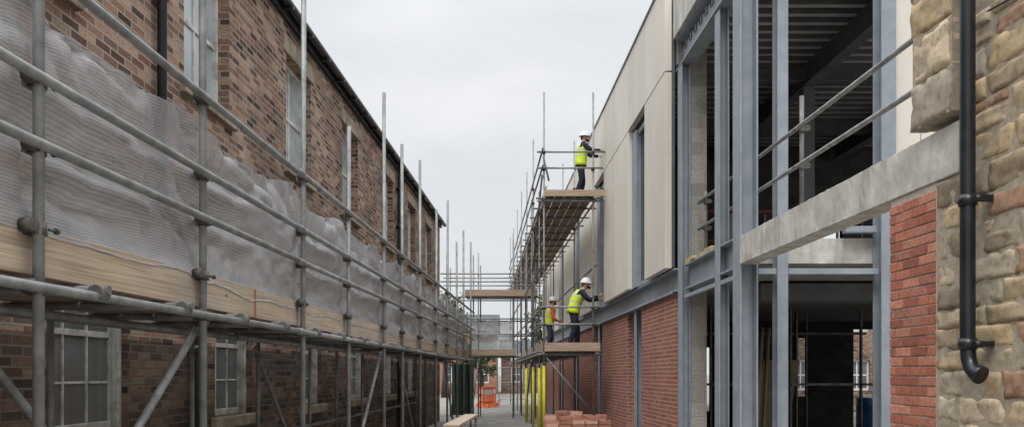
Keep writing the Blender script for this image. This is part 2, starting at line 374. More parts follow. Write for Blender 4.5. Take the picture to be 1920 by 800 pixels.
def window(a,b,z0,z1,upper):
    w=thing('window',None,parent=house)
    d=DW+.13
    f=MB(); t=.055
    f.box(Lf,a,a+t,d,d+.09,z0,z1); f.box(Lf,b-t,b,d,d+.09,z0,z1)
    f.box(Lf,a+t,b-t,d,d+.09,z0,z0+t*1.3); f.box(Lf,a+t,b-t,d,d+.09,z1-t,z1)
    zm=(z0+z1)/2; f.box(Lf,a+t,b-t,d+.015,d+.07,zm-.025,zm+.025)
    n=2 if upper else 3
    for i in range(1,n):
        x=a+t+(b-a-2*t)*i/n; f.box(Lf,x-.012,x+.012,d+.02,d+.06,z0+t*1.3,zm-.025); f.box(Lf,x-.012,x+.012,d+.02,d+.06,zm+.025,z1-t)
    if not upper:
        for zz in ((z0+zm)/2,):
            f.box(Lf,a+t,b-t,d+.024,d+.056,zz-.01,zz+.01)
    if not upper:
        f.box(Lf,a-.0,a+t,d-.06,d-.003,z0,z1); f.box(Lf,b-t,b,d-.06,d-.003,z0,z1)
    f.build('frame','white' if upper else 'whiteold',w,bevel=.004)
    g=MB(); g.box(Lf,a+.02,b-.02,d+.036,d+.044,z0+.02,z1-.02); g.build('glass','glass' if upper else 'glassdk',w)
    s=MB(); s.box(Lf,a-.1,b+.1,DW-.07,d-.063,z0-.13,z0-.002); s.build('sill','stonetrim',w,bevel=.012)
    s=MB(); s.box(Lf,a-.14,b+.14,DW-.025,d-.063,z1+.002,z1+.25); s.build('lintel','stonetrim',w,bevel=.012)
for a,b in upW: window(a,b,4.55,6.1,True)
for a,b in loW: window(a,b,1.12,2.75,False)
def dpipe(us):
    mb=MB(); 
    pts=[Lf(us[0],DW-.13,6.58),Lf(us[0],DW-.07,6.4),Lf(us[0],DW-.07,3.3)]
    pts+=[Lf(us[1],DW-.07,2.7),Lf(us[1],DW-.07,.02)]
    mb.path(pts,.045,12)
    for z in (6.0,5.1): mb.tube(Lf(us[0],DW-.07,z),Lf(us[0],DW-.07,z+.09),.058,12); mb.box(Lf,us[0]-.09,us[0]+.09,DW-.03,DW-.005,z+.02,z+.07)
    for z in (1.8,.8): mb.tube(Lf(us[1],DW-.07,z),Lf(us[1],DW-.07,z+.09),.058,12)
    mb.build('drainpipe','black',house)
dpipe((7.5,8.2)); dpipe((19.35,19.35))

# ------------------------------------------------------------ scaffold helper
R=.0245
def coupler_mesh():
    mb=MB(); 
    mb.tube((0,0,-.03),(0,0,.03),.037,10)
    mb.tube((-.03,0,0),(.03,0,0),.012,6)
    mb.box(Wf,-.045,.045,-.05,-.028,-.028,.028)
    mb.tube((.03,.03,.0),(.03,.085,.0),.008,6); mb.tube((.03,.07,.0),(.03,.088,.0),.015,6)
    mb.tube((-.03,-.06,.01),(.03,-.06,.01),.034,10)
    return mb
_c=coupler_mesh(); _co=_c.build('coupler','coupler'); CM=_co.data; bpy.data.objects.remove(_co)
def coupler(parent,p,rz=0):
    o=bpy.data.objects.new('coupler',CM); COL.objects.link(o); o.parent=parent
    o.location=Vector(p)-Vector(parent['_o']); o.rotation_euler=(0,random.uniform(-.1,.1),rz); return o
DO=2.3; DI=3.35
lsc=thing('scaffold',tuple(Lf(3.6,DO,0)),'galvanised tube scaffold with grey netting beside the old brick house','scaffolding')
LU=[1.85,3.6,5.32,7.45,9.15,11.13,12.55,14.26,16.2,18.0,20.0,21.5,23.4]
LT=[8,8,8,6.6,4.42,5.5,5.2,5.4,4.9,5.5,4.9,5.45,5.44]
for u,t in zip(LU,LT):
    lean=random.uniform(-.012,.012)
    mb=MB(); mb.tube(Lf(u,DO,.02),Lf(u+lean*t*.5,DO+lean*t*.4,t),R,12 if u<8 else 8); mb.box(Lf,u-.075,u+.075,DO-.075,DO+.075,.005,.02)
    s=mb.build('standard','galv',lsc)
    for z in (1.98,2.25,2.61,2.91,3.41):
        if u<19: coupler(s,Lf(u,DO,z),random.uniform(-.2,.2))
    mb=MB(); mb.tube(Lf(u+.05,DI,.02),Lf(u+.05,DI,2.6),R,8); mb.box(Lf,u-.03,u+.12,DI-.075,DI+.075,.005,.02)
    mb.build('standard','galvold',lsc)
def rail(parent,fr,u0,u1,d,z,mat='galv',seg=6,name='ledger'):
    u=u0
    while u<u1-.2:
        e=min(u+seg,u1); mb=MB(); mb.tube(fr(u,d,z),fr(e-.02,d,z+random.uniform(-.012,.012)),R,12 if u<8 else 8)
        if u>u0 : mb.tube(fr(u-.07,d,z),fr(u+.07,d,z),R*1.35,8)
        mb.build(name,mat,parent); u=e
for z,d in ((1.98,DO-.055),(2.61,DO-.055),(2.91,DO-.055),(3.41,DO-.055)):
    rail(lsc,Lf,.8,23.9,d,z,'galv',6.4,'ledger' if z<2 else 'guard_rail')
rail(lsc,Lf,.8,23.9,DI-.055,1.98,'galvold',6.4)
rail(lsc,Lf,.8,23.9,DO+.5,1.93,'galvold',6.4)
rail(lsc,Lf,.8,23.9,DI-.055,.9,'galvold',6.4)
u=1.2; k=0
while u<23.8:
    mb=MB(); o=random.uniform(.02,.09); mb.tube(Lf(u,DO-.055-o,2.015),Lf(u,DI+.2,2.015),R,8)
    mb.tube(Lf(u-.04,DO-.055,2.0),Lf(u+.04,DO-.055,2.0),.042,8)
    mb.build('transom','galvold',lsc); u+=.93 if u<12 else 1.8
u=.6
while u<23.5:
    e=min(u+3.9,23.6)
    for i in range(4):
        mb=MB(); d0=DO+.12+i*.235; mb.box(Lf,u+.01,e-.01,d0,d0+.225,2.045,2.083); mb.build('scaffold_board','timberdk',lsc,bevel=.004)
    u=e
jo=[.6,6.35,10.2,14.1,18.0,21.9,23.6]
for i,(a,b) in enumerate(zip(jo[:-1],jo[1:])):
    mb=MB(); dz=random.uniform(-.008,.008); mb.box(Lf,a+.004,b-.004,DO+.045,DO+.085,2.042+dz,2.267+dz)
    if i%2: mb.box(Lf,a+.006,a+.045,DO+.042,DO+.088,2.04+dz,2.269+dz,1)
    mb.build('toe_board',['timber','endband'],lsc,bevel=.003)
def brace(parent,p0,p1,mat='galvold'):
    MB().tube(p0,p1,R,10).build('brace',mat,parent)
brace(lsc,Lf(3.7,DO+.5,1.92),Lf(5.9,DO+.5,.02)); brace(lsc,Lf(5.35,DO+.06,1.9),Lf(3.0,DO+.06,.02))
brace(lsc,Lf(11.2,DO+.06,1.9),Lf(9.1,DO+.06,.02)); brace(lsc,Lf(14.3,DO+.4,1.9),Lf(16.4,DO+.4,.02)); brace(lsc,Lf(18,DO+.06,1.9),Lf(20,DO+.06,.02))
brace(lsc,Lf(9.1,DI,1.9),Lf(11.1,DI,.02))
def netting(parent,fr,u0,u1,d,zb,zt,posts,mat,step=.04,rows=36,amp=.09,axis=None,sagk=.12):
    mb=MB(); n=int((u1-u0)/step)
    if axis: mb.Net=1
    def ridge(x): return 1-abs(2*noise.noise(x))
    def P(i,j):
        u=u0+(u1-u0)*i/n
        a=max([p for p in posts if p<=u],default=u0-1); b=min([p for p in posts if p>u],default=u1+1)
        ph=(u-a)/max(b-a,.01)
        sag=math.sin(math.pi*ph)
        top=zt-.03-sagk*sag**.8+.035*noise.noise(Vector((u*2.1,3,0)))+.01*noise.noise(Vector((u*12,3,0)))
        drop=.05*min(1,max(0,(u-5.3)/1.0)) if not axis else 0
        bot=zb-drop+.035*noise.noise(Vector((u*1.7,8,0)))+.014*noise.noise(Vector((u*9,8,0)))
        v=j/rows; z=bot+(top-bot)*v
        pin=1-.75*math.exp(-((z-2.61)/.07)**2)-.75*math.exp(-((z-2.91)/.07)**2)
        bul=amp*(noise.noise(Vector((u*.8,z*1.7,1)))*1.6+.7)*(.35+.65*sag)
        r1=ridge(Vector((u*1.1+z*2.2,z*1.6-u*.7,5)))**5
        r2=ridge(Vector((u*1.5-z*2.2,z*1.3+u*.9,15)))**6
        r4=ridge(Vector((u*2.3+z*.6,z*.9,31)))**6
        wr=.06*r1+.06*r2+.04*r4
        e=min(ph,1-ph)
        fold=.03*math.sin(z*24+u*9)*math.exp(-e*9)
        k=min(1,v*4)
        dd=d+.006+(max(bul,0)*pin*(1-.6*v**3)+wr*(.4+.6*pin)+fold*.6+.012)*k
        return fr(u,dd,z)
    b=len(mb.v)
    for i in range(n+1):
        for j in range(rows+1): mb.v.append(P(i,j))
    for i in range(n):
        for j in range(rows):
            q=i*(rows+1)+j; mb.f.append((q,q+rows+1,q+rows+2,q+1)); mb.mi.append(0); mb.sm.append(True)
    return mb.build('netting',mat,parent,recalc=False)
netting(lsc,Lf,.8,23.4,DO+.03,2.24,3.42,LU,'net',amp=.16)

# ------------------------------------------------------------ RIGHT steel building
sb=thing('steel_framed_building',tuple(Rf(10.2,3.3,0)),'part built steel framed building with cream panels over red brick','building')
def part(name,mat,fn,bevel=.004,parent=None,**k):
    mb=MB(); fn(mb); return mb.build(name,mat,parent or sb,bevel=bevel,**k)
F=3.3
part('steel_column','steel',lambda m:m.hsec_v(Rf,10.15,10.45,F,F+.23,.0,7.9,.022))
part('steel_column','steel',lambda m:m.hsec_v(Rf,11.1,11.32,F+.02,F+.16,.0,6.66,.018))
part('steel_column','steel',lambda m:m.hsec_v(Rf,13.1,13.35,F+.0,F+.15,.0,6.66,.018))
part('block_pier','block',lambda m:m.box(Rf,13.12,13.45,F+.16,F+.42,0,2.95))
part('block_pier','block',lambda m:m.box(Rf,13.12,13.45,F+.16,F+.42,3.39,6.9))
part('steel_beam','steel',lambda m:m.isec(Rf,10.46,13.09,F+.03,F+.25,2.97,3.38))
part('steel_beam','steel',lambda m:m.isec(Rf,13.36,40,F-.06,F+.20,2.97,3.36))
def foamf(m):
    u=11.35
    while u<13.0:
        e=u+random.uniform(.12,.4); m.box(Rf,u,min(e,13.08),F+.01+random.uniform(0,.04),F+.2,3.382,3.42+random.uniform(0,.05)); u=e+random.uniform(.003,.05)
part('insulation_strip','foam',foamf,bevel=.01)
part('steel_beam','steel',lambda m:m.isec(Rf,10.46,13.5,F+.0,F+.25,6.68,7.2,.03))
part('roof_edge','conc',lambda m:m.box(Rf,10.0,13.45,F-.05,F+.25,7.21,7.9))
part('steel_rail','steel',lambda m:(m.box(Rf,10.46,11.08,F+.03,F+.09,2.83,2.89),m.box(Rf,11.34,13.08,F+.03,F+.09,2.83,2.89)))
part('steel_column','steel',lambda m:(m.box(Wf,10.25,10.27,3.40,3.54,0,7.9),m.box(Wf,10.43,10.45,3.40,3.54,0,7.9),m.box(Wf,10.27,10.43,3.46,3.48,0,7.9)))
part('steel_column','steel',lambda m:(m.box(Wf,10.2,10.22,4.71,4.90,0,7.9),m.box(Wf,10.43,10.45,4.71,4.90,0,7.9),m.box(Wf,10.22,10.43,4.79,4.81,0,7.9)))
part('steel_beam','steel',lambda m:(m.box(Wf,10.26,10.42,3.16,3.395,2.875,2.95),m.box(Wf,10.26,10.42,3.545,4.705,2.875,2.95)))
part('steel_beam','steel',lambda m:(m.box(Wf,10.3,10.42,4.3,4.705,3.42,3.5)))
part('steel_beam','steel',lambda m:(m.box(Wf,10.3,10.42,3.2,11,7.0,7.3)))
part('cladding_panel','panel2',lambda m:m.box(Wf,10.3,10.4,4.93,5.26,2.6,8.2))
part('cladding_panel','panel2',lambda m:m.box(Wf,10.3,10.4,5.27,6.2,2.6,8.2))
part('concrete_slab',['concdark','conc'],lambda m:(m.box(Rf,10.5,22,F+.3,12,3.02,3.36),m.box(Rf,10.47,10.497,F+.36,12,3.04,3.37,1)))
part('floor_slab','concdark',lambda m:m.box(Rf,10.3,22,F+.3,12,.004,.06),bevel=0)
def deckf(m):
    y=10.5
    while y<19:
        prof=[(0,6.99),(.10,6.99),(.13,7.10),(.27,7.10),(.30,6.99)]
        for k,((a,za),(b,zb)) in enumerate(zip(prof[:-1],prof[1:])):
            mi=0 if k==0 else 1
            m.quad([Rf(y+a,F+.1,za),Rf(y+b,F+.1,zb),Rf(y+b,13,zb),Rf(y+a,13,za)],mi)
            m.quad([Rf(y+a,F+.1,za+.012),Rf(y+b,F+.1,zb+.012),Rf(y+b,13,zb+.012),Rf(y+a,13,za+.012)],mi)
        y+=.30
mb=MB(); deckf(mb); mb.build('roof_deck',['deck','deck_shade'],sb,recalc=False)
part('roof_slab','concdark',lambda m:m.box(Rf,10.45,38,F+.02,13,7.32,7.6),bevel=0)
for dd in (5.65,8.3,11.0):
    part('steel_beam','steeldark',lambda m:m.isec(Rf,10.46,19,dd,dd+.2,6.62,6.98,.03))
for yy in (14.0,17.0):
    part('steel_beam','steeldark',lambda m:(m.box(Rf,yy,yy+.18,F+.3,12,6.72,6.75),m.box(Rf,yy+.08,yy+.1,F+.3,12,6.75,6.97)))
mb=MB()
def Bf(u,d,z): return Vector((u,d,z))
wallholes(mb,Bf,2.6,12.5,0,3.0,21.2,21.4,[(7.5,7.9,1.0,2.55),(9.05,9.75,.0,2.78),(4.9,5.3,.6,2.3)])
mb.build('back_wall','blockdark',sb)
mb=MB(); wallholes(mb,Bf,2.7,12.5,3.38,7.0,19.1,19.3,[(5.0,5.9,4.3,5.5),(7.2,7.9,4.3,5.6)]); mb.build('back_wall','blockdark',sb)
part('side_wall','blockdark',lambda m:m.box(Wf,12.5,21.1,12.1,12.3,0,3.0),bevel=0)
for i,x in enumerate([4.2,4.75,5.3,5.9,6.35,6.9,7.4,8.1]):
    yy=17+(i%3)*.9
    part('stud','galvold',lambda m:(m.box(Wf,yy,yy+.05,x,x+.012,.06,3.0),m.box(Wf,yy,yy+.012,x,x+.05,.06,3.0)),bevel=0)
part('partition_rail','galvold',lambda m:m.box(Wf,17,17.05,3.6,8.2,1.35,1.4),bevel=0)
part('partition_rail','galvold',lambda m:m.box(Wf,18.5,18.55,3.6,8.2,2.5,2.55),bevel=0)
part('partition_wall','blockdark',lambda m:m.box(Wf,16.2,16.35,7.9,8.5,.06,3.0),bevel=0)
part('partition_wall','blockdark',lambda m:m.box(Wf,18.9,19.0,5.2,6.6,.06,2.6),bevel=0)
for y,x,z0,z1 in ((14,4.1,.06,3.0),(14.2,7.4,.06,3.0),(14,5.1,3.38,6.7),(14.2,7.4,3.38,6.7)):
    part('inner_column','steeldark',lambda m:m.box(Wf,y,y+.2,x,x+.2,z0,z1))
part('duct','steeldark',lambda m:m.box(Wf,12.2,12.7,3.8,9,2.72,2.98))
for i in range(7):
    x=4.2+i*.5; part('stud','galvold',lambda m:m.box(Wf,16.5,16.55,x,x+.04,3.38,4.9),bevel=0)
M['redox']=noisy('red_oxide',(.18,.05,.03),(.26,.08,.05),6,.7)
for z in (4.3,4.9): part('red_oxide_rail','redox',lambda m:m.box(Wf,16.44,16.49,4.0,7.6,z,z+.06))
pk=MB(); 
for i in range(3):
    x=4.4+i*.16; pk.path([(x,14.9+i*.1,.06),(x+.35,15.6+i*.1,2.5)],.045,4)
pk.build('timber_offcut','ply',base=(4.4,14.9,.06),label='pale timber lengths leaning inside the ground floor',category='timber')
MB().box(lambda u,d,z:Vector((d+.2*(z-.06),u+.05*z,z)),17.6,17.63,5.2,6.0,.06,1.9).build('plywood_sheet','ply',base=(5.6,17.6,.06),label='plywood sheet leaning against metal studs',category='plywood sheet')
br=MB(); 
br.path([(10.2,23.0,.02),(10.2,23.0,.06),(10.2,23.0,.35),(10.2,23.0,.37),(10.2,23.0,.39),(10.2,23.0,.65),(10.2,23,.67),(10.2,23,.69),(10.2,23.0,.9),(10.2,23,.93)],[.27,.29,.29,.305,.29,.29,.305,.29,.29,.26],20)
br.build('barrel','blue',base=(10.2,23,0),label='blue plastic barrel standing behind the ground floor opening',category='barrel')
pw=[(13.5,15.2),(16.85,18.5),(18.51,20.2),(21.85,23.4),(23.41,25.1),(26.8,28.4),(28.41,30.1),(31.8,35),(36.6,40)]
for i,(a,b) in enumerate(pw):
    part('cladding_panel',['panel','panel2'][i%2],lambda m:m.box(Rf,a,b-.018,3.12,3.235,3.38,6.68),bevel=.004)
u=13.5;i=0
while u<40:
    part('cladding_panel',['panel2','panel'][i%2],lambda m:m.box(Rf,u,min(u+1.66,40)-.018,3.12,3.235,6.706,8.25)); u+=1.67;i+=1
part('cladding_frame','steeldark',lambda m:m.box(Rf,13.52,40,3.237,3.29,6.72,8.23),bevel=0)
for i,(a,b) in enumerate(pw): part('cladding_frame','steeldark',lambda m:m.box(Rf,a+.02,b-.03,3.237,3.29,3.40,6.715),bevel=0)
part('parapet_cap','steel',lambda m:m.box(Rf,13.48,40,3.09,3.6,8.252,8.28))
part('inner_lining','block',lambda m:m.box(Rf,13.46,40,3.32,3.55,6.8,8.2),bevel=0)
slots=[(15.2,16.85),(20.2,21.85),(25.1,26.8),(30.1,31.8),(35,36.6)]
for a,b in slots:
    w=thing('window',None,parent=sb)
    part('frame','steel',lambda m:(m.box(Rf,b-.45,b-.012,3.2,3.36,3.38,6.6),m.box(Rf,a,a+.06,3.25,3.36,3.38,6.6),m.box(Rf,a+.06,b-.45,3.25,3.36,3.38,3.46),m.box(Rf,a+.06,b-.45,3.25,3.36,6.5,6.6)),parent=w)
    part('glass','glassvd',lambda m:m.box(Rf,a+.03,b-.4,3.30,3.31,3.42,6.55),parent=w,bevel=0)
part('inner_wall','block',lambda m:m.box(Rf,17,40,3.42,3.5,3.4,6.79),bevel=0)
bp=[(13.48,16.3),(17.85,21.5),(23.0,26.6),(28.1,31.6),(33.2,40)]
for a,b in bp: part('brick_pier','rbrick',lambda m:m.box(Rf,a,b,F-.01,F+.33,0,2.94),bevel=0)
for (a,b),(c,dd) in zip(bp[:-1],bp[1:]):
    part('steel_column','steel',lambda m:m.hsec_v(Rf,b+.6,b+.85,F,F+.2,0,2.96,.018))
    part('door_glass','glassvd',lambda m:m.box(Rf,b,c,F+.28,F+.29,0,2.94),bevel=0)
part('steel_angle','steel',lambda m:m.box(Rf,13.48,40,F-.08,F+.1,2.945,2.966))

cb=MB()
nU=90
def crn(u,a): return .004*noise.noise(Vector((u*2,a*5,2)))+.005*noise.noise(Vector((u*14,a*9,7)))
ringN=[(0,.02),(0,.25),(0,.5),(0,.75),(0,.98),(.06,1),(.5,1),(1,1),(1,.5),(1,0),(.5,0),(.06,0)]
b0=len(cb.v)
for i in range(nU+1):
    u=5.5+4.64*i/nU
    for k,(a,z) in enumerate(ringN):
        cb.v.append(Rf(u,F-.01+.21*a+crn(u,k)*(1 if a<1 else 0),2.985+.36*z+crn(u,k+20)))
L=len(ringN)
for i in range(nU):
    for k in range(L):
        k2=(k+1)%L; q=b0+i*L
        cb.f.append((q+k,q+k2,q+L+k2,q+L+k)); cb.mi.append(0); cb.sm.append(False)
cb.f.append(tuple(b0+k for k in range(L))); cb.mi.append(0); cb.sm.append(False)
cb.f.append(tuple(b0+nU*L+k for k in range(L))); cb.mi.append(0); cb.sm.append(False)
cb.build('concrete_beam','conc',base=tuple(Rf(5.5,F,2.98)),label='rough cast concrete beam spanning from stone wall to steel column',category='beam')

def redc():
    b=random.choice([(.46,.18,.12),(.40,.15,.10),(.52,.23,.16),(.35,.13,.09),(.43,.19,.14)])
    k=random.uniform(.88,1.12); return tuple(x*k for x in b)
mb=MB(); cols=[]
pier=thing('brick_pier',tuple(Rf(6.1,F,0)),'red brick pier beside the stone wall under the concrete beam','brick pier')
z=.012;r=0
while z+.065<2.985:
    u=5.79-(.1125 if r%2 else 0)
    while u<6.44:
        a=max(u,5.79)+.005; b=min(u+.225,6.44)-.005
        if b-a>.03:
            j=random.uniform(-.003,.003)
            mb.box(Rf,a,b,F-.004+j,F+.09,z,z+.064); c=redc(); cols+=[c]*6
        u+=.225
    z+=.075;r+=1
mb.build('brickwork','brickA',pier,cols=cols,bevel=.004)
mb=MB(); mb.box(Rf,5.781,6.43,F+.004,F+.35,0,2.982); mb.build('mortar_core','mortar2',pier)

sh=thing('stone_house',tuple(Rf(4.5,F,0)),'old coursed sandstone wall with black drainpipe','house')
def stonec():
    b=random.choice([(.55,.43,.28),(.49,.39,.265),(.60,.49,.345),(.40,.315,.215),(.53,.41,.25),(.44,.38,.30),(.32,.255,.185),(.58,.455,.29),(.43,.27,.18),(.49,.42,.32)])
    k=random.uniform(.8,1.1); return tuple(x*k for x in b)
def stones(mb,cols,u0,u1,z0,z1,d,hr=(.12,.25),wr=(.22,.6),side=False,rough=.02):
    z=z0
    while z<z1-.03:
        h=random.uniform(*hr); 
        if z+h>z1-.09: h=z1-z
        u=u1
        while u>u0+.02:
            w=random.uniform(*wr)
            if u-w<u0+.12: w=u-u0
            a=u-w+.004; b=u-.004; c=z+.004; e=z+h-.004
            segs=[(c,e)]
            if h>.19 and random.random()<.3: 
                zm=(c+e)/2+random.uniform(-.03,.03); segs=[(c,zm-.005),(zm+.005,e)]
            for (c0,e0) in segs:
                col=stonec(); NU,NZ=9,7; base=len(mb.v); off=random.uniform(-.006,.008); sd=random.uniform(0,99)
                tilt=random.uniform(-.02,.02)
                for i in range(NU+1):
                    for j in range(NZ+1):
                        fu=i/NU; fz=j/NZ
                        uu=a+(b-a)*fu; zz=c0+(e0-c0)*fz
                        ed=min(fu*(b-a),(1-fu)*(b-a),fz*(e0-c0),(1-fz)*(e0-c0))
                        rd=.012*max(0,1-ed/.02)**2
                        nn=rough*noise.noise(Vector((uu*7+sd,zz*7,sd)))+rough*.6*noise.noise(Vector((uu*22+sd,zz*22,sd)))
                        if i in(0,NU): uu+=.010*noise.noise(Vector((zz*14,sd,1)))
                        if j in(0,NZ): zz+=.010*noise.noise(Vector((uu*14,sd,2)))+tilt*(fu-.5)*.5
                        mb.v.append(Rf(uu,d+off+rd-nn,zz))
                for i in range(NU):
                    for j in range(NZ):
                        q=base+i*(NZ+1)+j; mb.f.append((q,q+1,q+NZ+2,q+NZ+1)); mb.mi.append(0); mb.sm.append(True); cols.append(col)
                ring=[base+i*(NZ+1) for i in range(NU+1)]+[base+NU*(NZ+1)+j for j in range(1,NZ+1)]+[base+i*(NZ+1)+NZ for i in range(NU-1,-1,-1)]+[base+j for j in range(NZ-1,0,-1)]
                b2=len(mb.v)
                for q in ring:
                    v=mb.v[q]; mb.v.append(Vector((v.x+.12,v.y,v.z)))
                L=len(ring)
                for k in range(L):
                    k2=(k+1)%L; mb.f.append((ring[k],ring[k2],b2+k2,b2+k)); mb.mi.append(0); mb.sm.append(False); cols.append(col)
            u-=w
        z+=h
mb=MB(); cols=[]
stones(mb,cols,2.6,5.79,0,2.98,F)
stones(mb,cols,2.6,5.49,2.98,3.40,F,hr=(.18,.24))
stones(mb,cols,2.6,5.5,3.40,6.6,F)
mb.build('stonework','stoneA',sh,cols=cols,recalc=False)
mb=MB(); cols=[]
stones(mb,cols,5.5,6.02,3.40,6.6,F-.07,hr=(.28,.42),wr=(.5,.9),rough=.025)
mb.build('quoin','stoneA',sh,cols=cols,recalc=False)
mb=MB(); mb.box(Rf,2.5,5.78,F+.008,F+.5,0,2.978); mb.box(Rf,2.5,5.485,F+.008,F+.5,2.979,3.398); mb.box(Rf,2.5,5.5,F+.008,F+.5,3.399,6.6); mb.box(Rf,5.501,6.0,F-.055,F+.5,3.41,6.6)
mb.build('wall_core','mortar',sh)
pu=5.25; pd=F-.1
mb=MB()
pts=[Rf(pu,pd,6.6),Rf(pu,pd,4),Rf(pu,pd,2.7),Rf(pu,pd,1.78),Rf(pu-.01,pd,1.70),Rf(pu-.035,pd,1.645),Rf(pu-.075,pd+.0,1.61),Rf(pu-.12,pd+.01,1.59)]
mb.path(pts,[.047]*6+[.05,.052],16)
for z,rr in ((2.70,.058),(1.76,.058)):
    mb.tube(Rf(pu,pd,z),Rf(pu,pd,z+.07),rr,16)
    mb.box(Rf,pu-.11,pu-.05,pd+.02,F+.03,z+.015,z+.05)
    mb.tube(Rf(pu-.09,pd-.01,z+.032),Rf(pu-.09,pd+.05,z+.032),.022,8)
mb.tube(Rf(pu-.10,pd,1.603),Rf(pu-.13,pd+.01,1.588),.06,16)
mb.build('drainpipe','black',sh)
mb=MB(); mb.path([Rf(5.15,F-.03,3.93),Rf(4.9,F-.035,3.90),Rf(4.5,F-.03,3.94),Rf(4,F-.03,3.9)],.007,6); mb.build('cable','black',sh)

gr=thing('edge_guard_rail',tuple(Rf(8.9,3.55,3.35)),'galvanised tube guard rails along the open first floor edge','guard rail')
for z in (4.29,3.87):
    zz=1.6+(z-1.6)*3.55/3.5
    MB().tube(Rf(6.1,3.55,zz),Rf(13.0,3.55,zz+.04),R,12).build('rail','galv',gr)
for u,z0,t in ((8.95,3.35,4.7),(12.75,3.37,4.5)):
    s=MB().tube(Rf(u,3.55+.05,z0),Rf(u,3.55+.05,t),R,12).build('post','galvold',gr)
    for z in (4.33,3.91): coupler(s,Rf(u,3.6,z),math.pi/2)

# ------------------------------------------------------------ right scaffold
rs=thing('scaffold',tuple(Rf(20,2.2,0)),'two level tube scaffold with timber platforms beside cream panelled facade','scaffolding')
RU=[20,24,27.3,30.8,34.3,38,42]
A,B=1.6,2.83
for i,u in enumerate(RU):
    for d in (A,B):
        t=8.62+random.uniform(-.15,.15) if i else 8.62
        s=MB().tube(Rf(u,d,.02),Rf(u,d,t),R,10); s.box(Rf,u-.075,u+.075,d-.075,d+.075,.005,.02)
        s=s.build('standard','galv',rs)
        if i<2:
            for z in (2.1,2.83,3.24,5.93,6.7,7.12): coupler(s,Rf(u,d,z),0)
    if i<5 and i>0:
        MB().tube(Rf(u-1.8,A+.05,.02),Rf(u-1.8,A+.05,2.15+ (4.5 if i%2 else 5)),R,8).build('standard','galvold',rs)
for z in (2.1,2.83,3.24,4.3,5.93,6.7,7.12):
    rail(rs,Rf,19.6,42.4,A-.055,z,'galv',6.3,'ledger' if z in(2.1,4.3,5.93) else 'guard_rail')
for z in (2.1,5.93,4.3):
    rail(rs,Rf,19.6,42.4,B+.055,z,'galv',6.3)
for z,e in ((6.72,3.18),(7.12,3.25),(2.83,3.1),(3.26,3.2),(5.9,3.2),(2.08,3.15)):
    MB().tube(Rf(19.94,A-.18,z),Rf(19.94,e-.1,z),R,10).build('end_rail','galv',rs)
for zb,oz in ((5.96,0),(2.13,0)):
    u=20.0
    while u<41.5:
        MB().tube(Rf(u,A-.2,zb+.02),Rf(u,B+.25,zb+.02),R,8).build('transom','galvold',rs); u+=1.25
    u=19.85
    while u<41.5:
        e=min(u+3.9,42)
        for k in range(5):
            d0=A+.03+k*.243
            MB().box(Rf,u,e-.01,d0,d0+.225,zb+.046,zb+.084).build('scaffold_board','timberdk',rs,bevel=.004)
        MB().box(Rf,u,e-.01,A+.028,A+.066,zb+.088,zb+.30).build('toe_board','timber',rs,bevel=.004)
        u=e
MB().box(Rf,19.8,19.838,A+.0,B+.3,5.99,6.15).build('toe_board','timberx',rs,bevel=.004)
MB().box(Rf,19.8,19.838,A+.0,B+.15,2.16,2.37).build('toe_board','timberx',rs,bevel=.004)
MB().tube(Rf(19.94,A-.05,6.55),Rf(23.6,A-.05,4.6),R,8).build('brace','galvold',rs)
MB().tube(Rf(19.95,A-.02,7.0),Rf(19.95,A+.12,6.4),R,8).build('brace','galvold',rs)
MB().tube(Rf(19.95,A+.06,2.0),Rf(19.95,B,.6),R,8).build('brace','galvold',rs)
MB().tube(Rf(27.3,A-.06,.1),Rf(24,A-.06,2.0),R,8).build('brace','galvold',rs)
for u,d in ((20,A),(20.9,A-.05),(22.3,A+.1),(24,A),(26,A-.1),(27.3,A)):
    MB().tube(Rf(u,d,.03),Rf(u,d,1.75 if d!=A else 1.8),.04,12).build('yellow_sleeve','yellow',rs)

# ------------------------------------------------------------ far cross gantry
cg=thing('gantry_scaffold',tuple(Wf(28,-1.0,0)),'scaffold bridge across the path with pale netting','scaffolding')
GY=28.5
def gx(px,Y=GY): return (px-960)/1500*Y
for px,t in ((838,5.8),(883,6.3),(897,5.9),(962,6.6),(1004,5.6)):
    x=gx(px); MB().tube(Wf(GY,x,.02),Wf(GY,x,t),R,8).build('standard','galv',cg)
    MB().tube(Wf(GY+1.2,x+.03,.02),Wf(GY+1.2,x+.03,t-.3),R,8).build('standard','galvold',cg)
for z in (2.22,3.55,3.0,4.32,5.15,4.87):
    for yy in (GY-.05,GY+1.25):
        MB().tube(Wf(yy,gx(826),z),Wf(yy,gx(1010),z),R,8).build('ledger','galv',cg)
MB().box(Wf,GY-.12,GY-.08,gx(872),gx(1008),4.36,4.58).build('toe_board','timberx',cg)
MB().box(Wf,GY-.12,GY-.08,gx(884),gx(966),2.25,2.46).build('toe_board','timberx',cg)
MB().box(Wf,GY-.05,GY+1.2,gx(872),gx(1008),4.36,4.4).build('platform','timberdk',cg)
MB().box(Wf,GY-.05,GY+1.2,gx(884),gx(966),2.26,2.3).build('platform','timberdk',cg)
netting(cg,Bf,gx(884),gx(964),GY-.03,2.45,3.6,[gx(884),gx(922),gx(964)],'netfar',step=.04,rows=12,amp=.06,axis=1)
MB().tube(Wf(GY,gx(897),2.1),Wf(GY,gx(884),.1),R,8).build('brace','galv',cg)

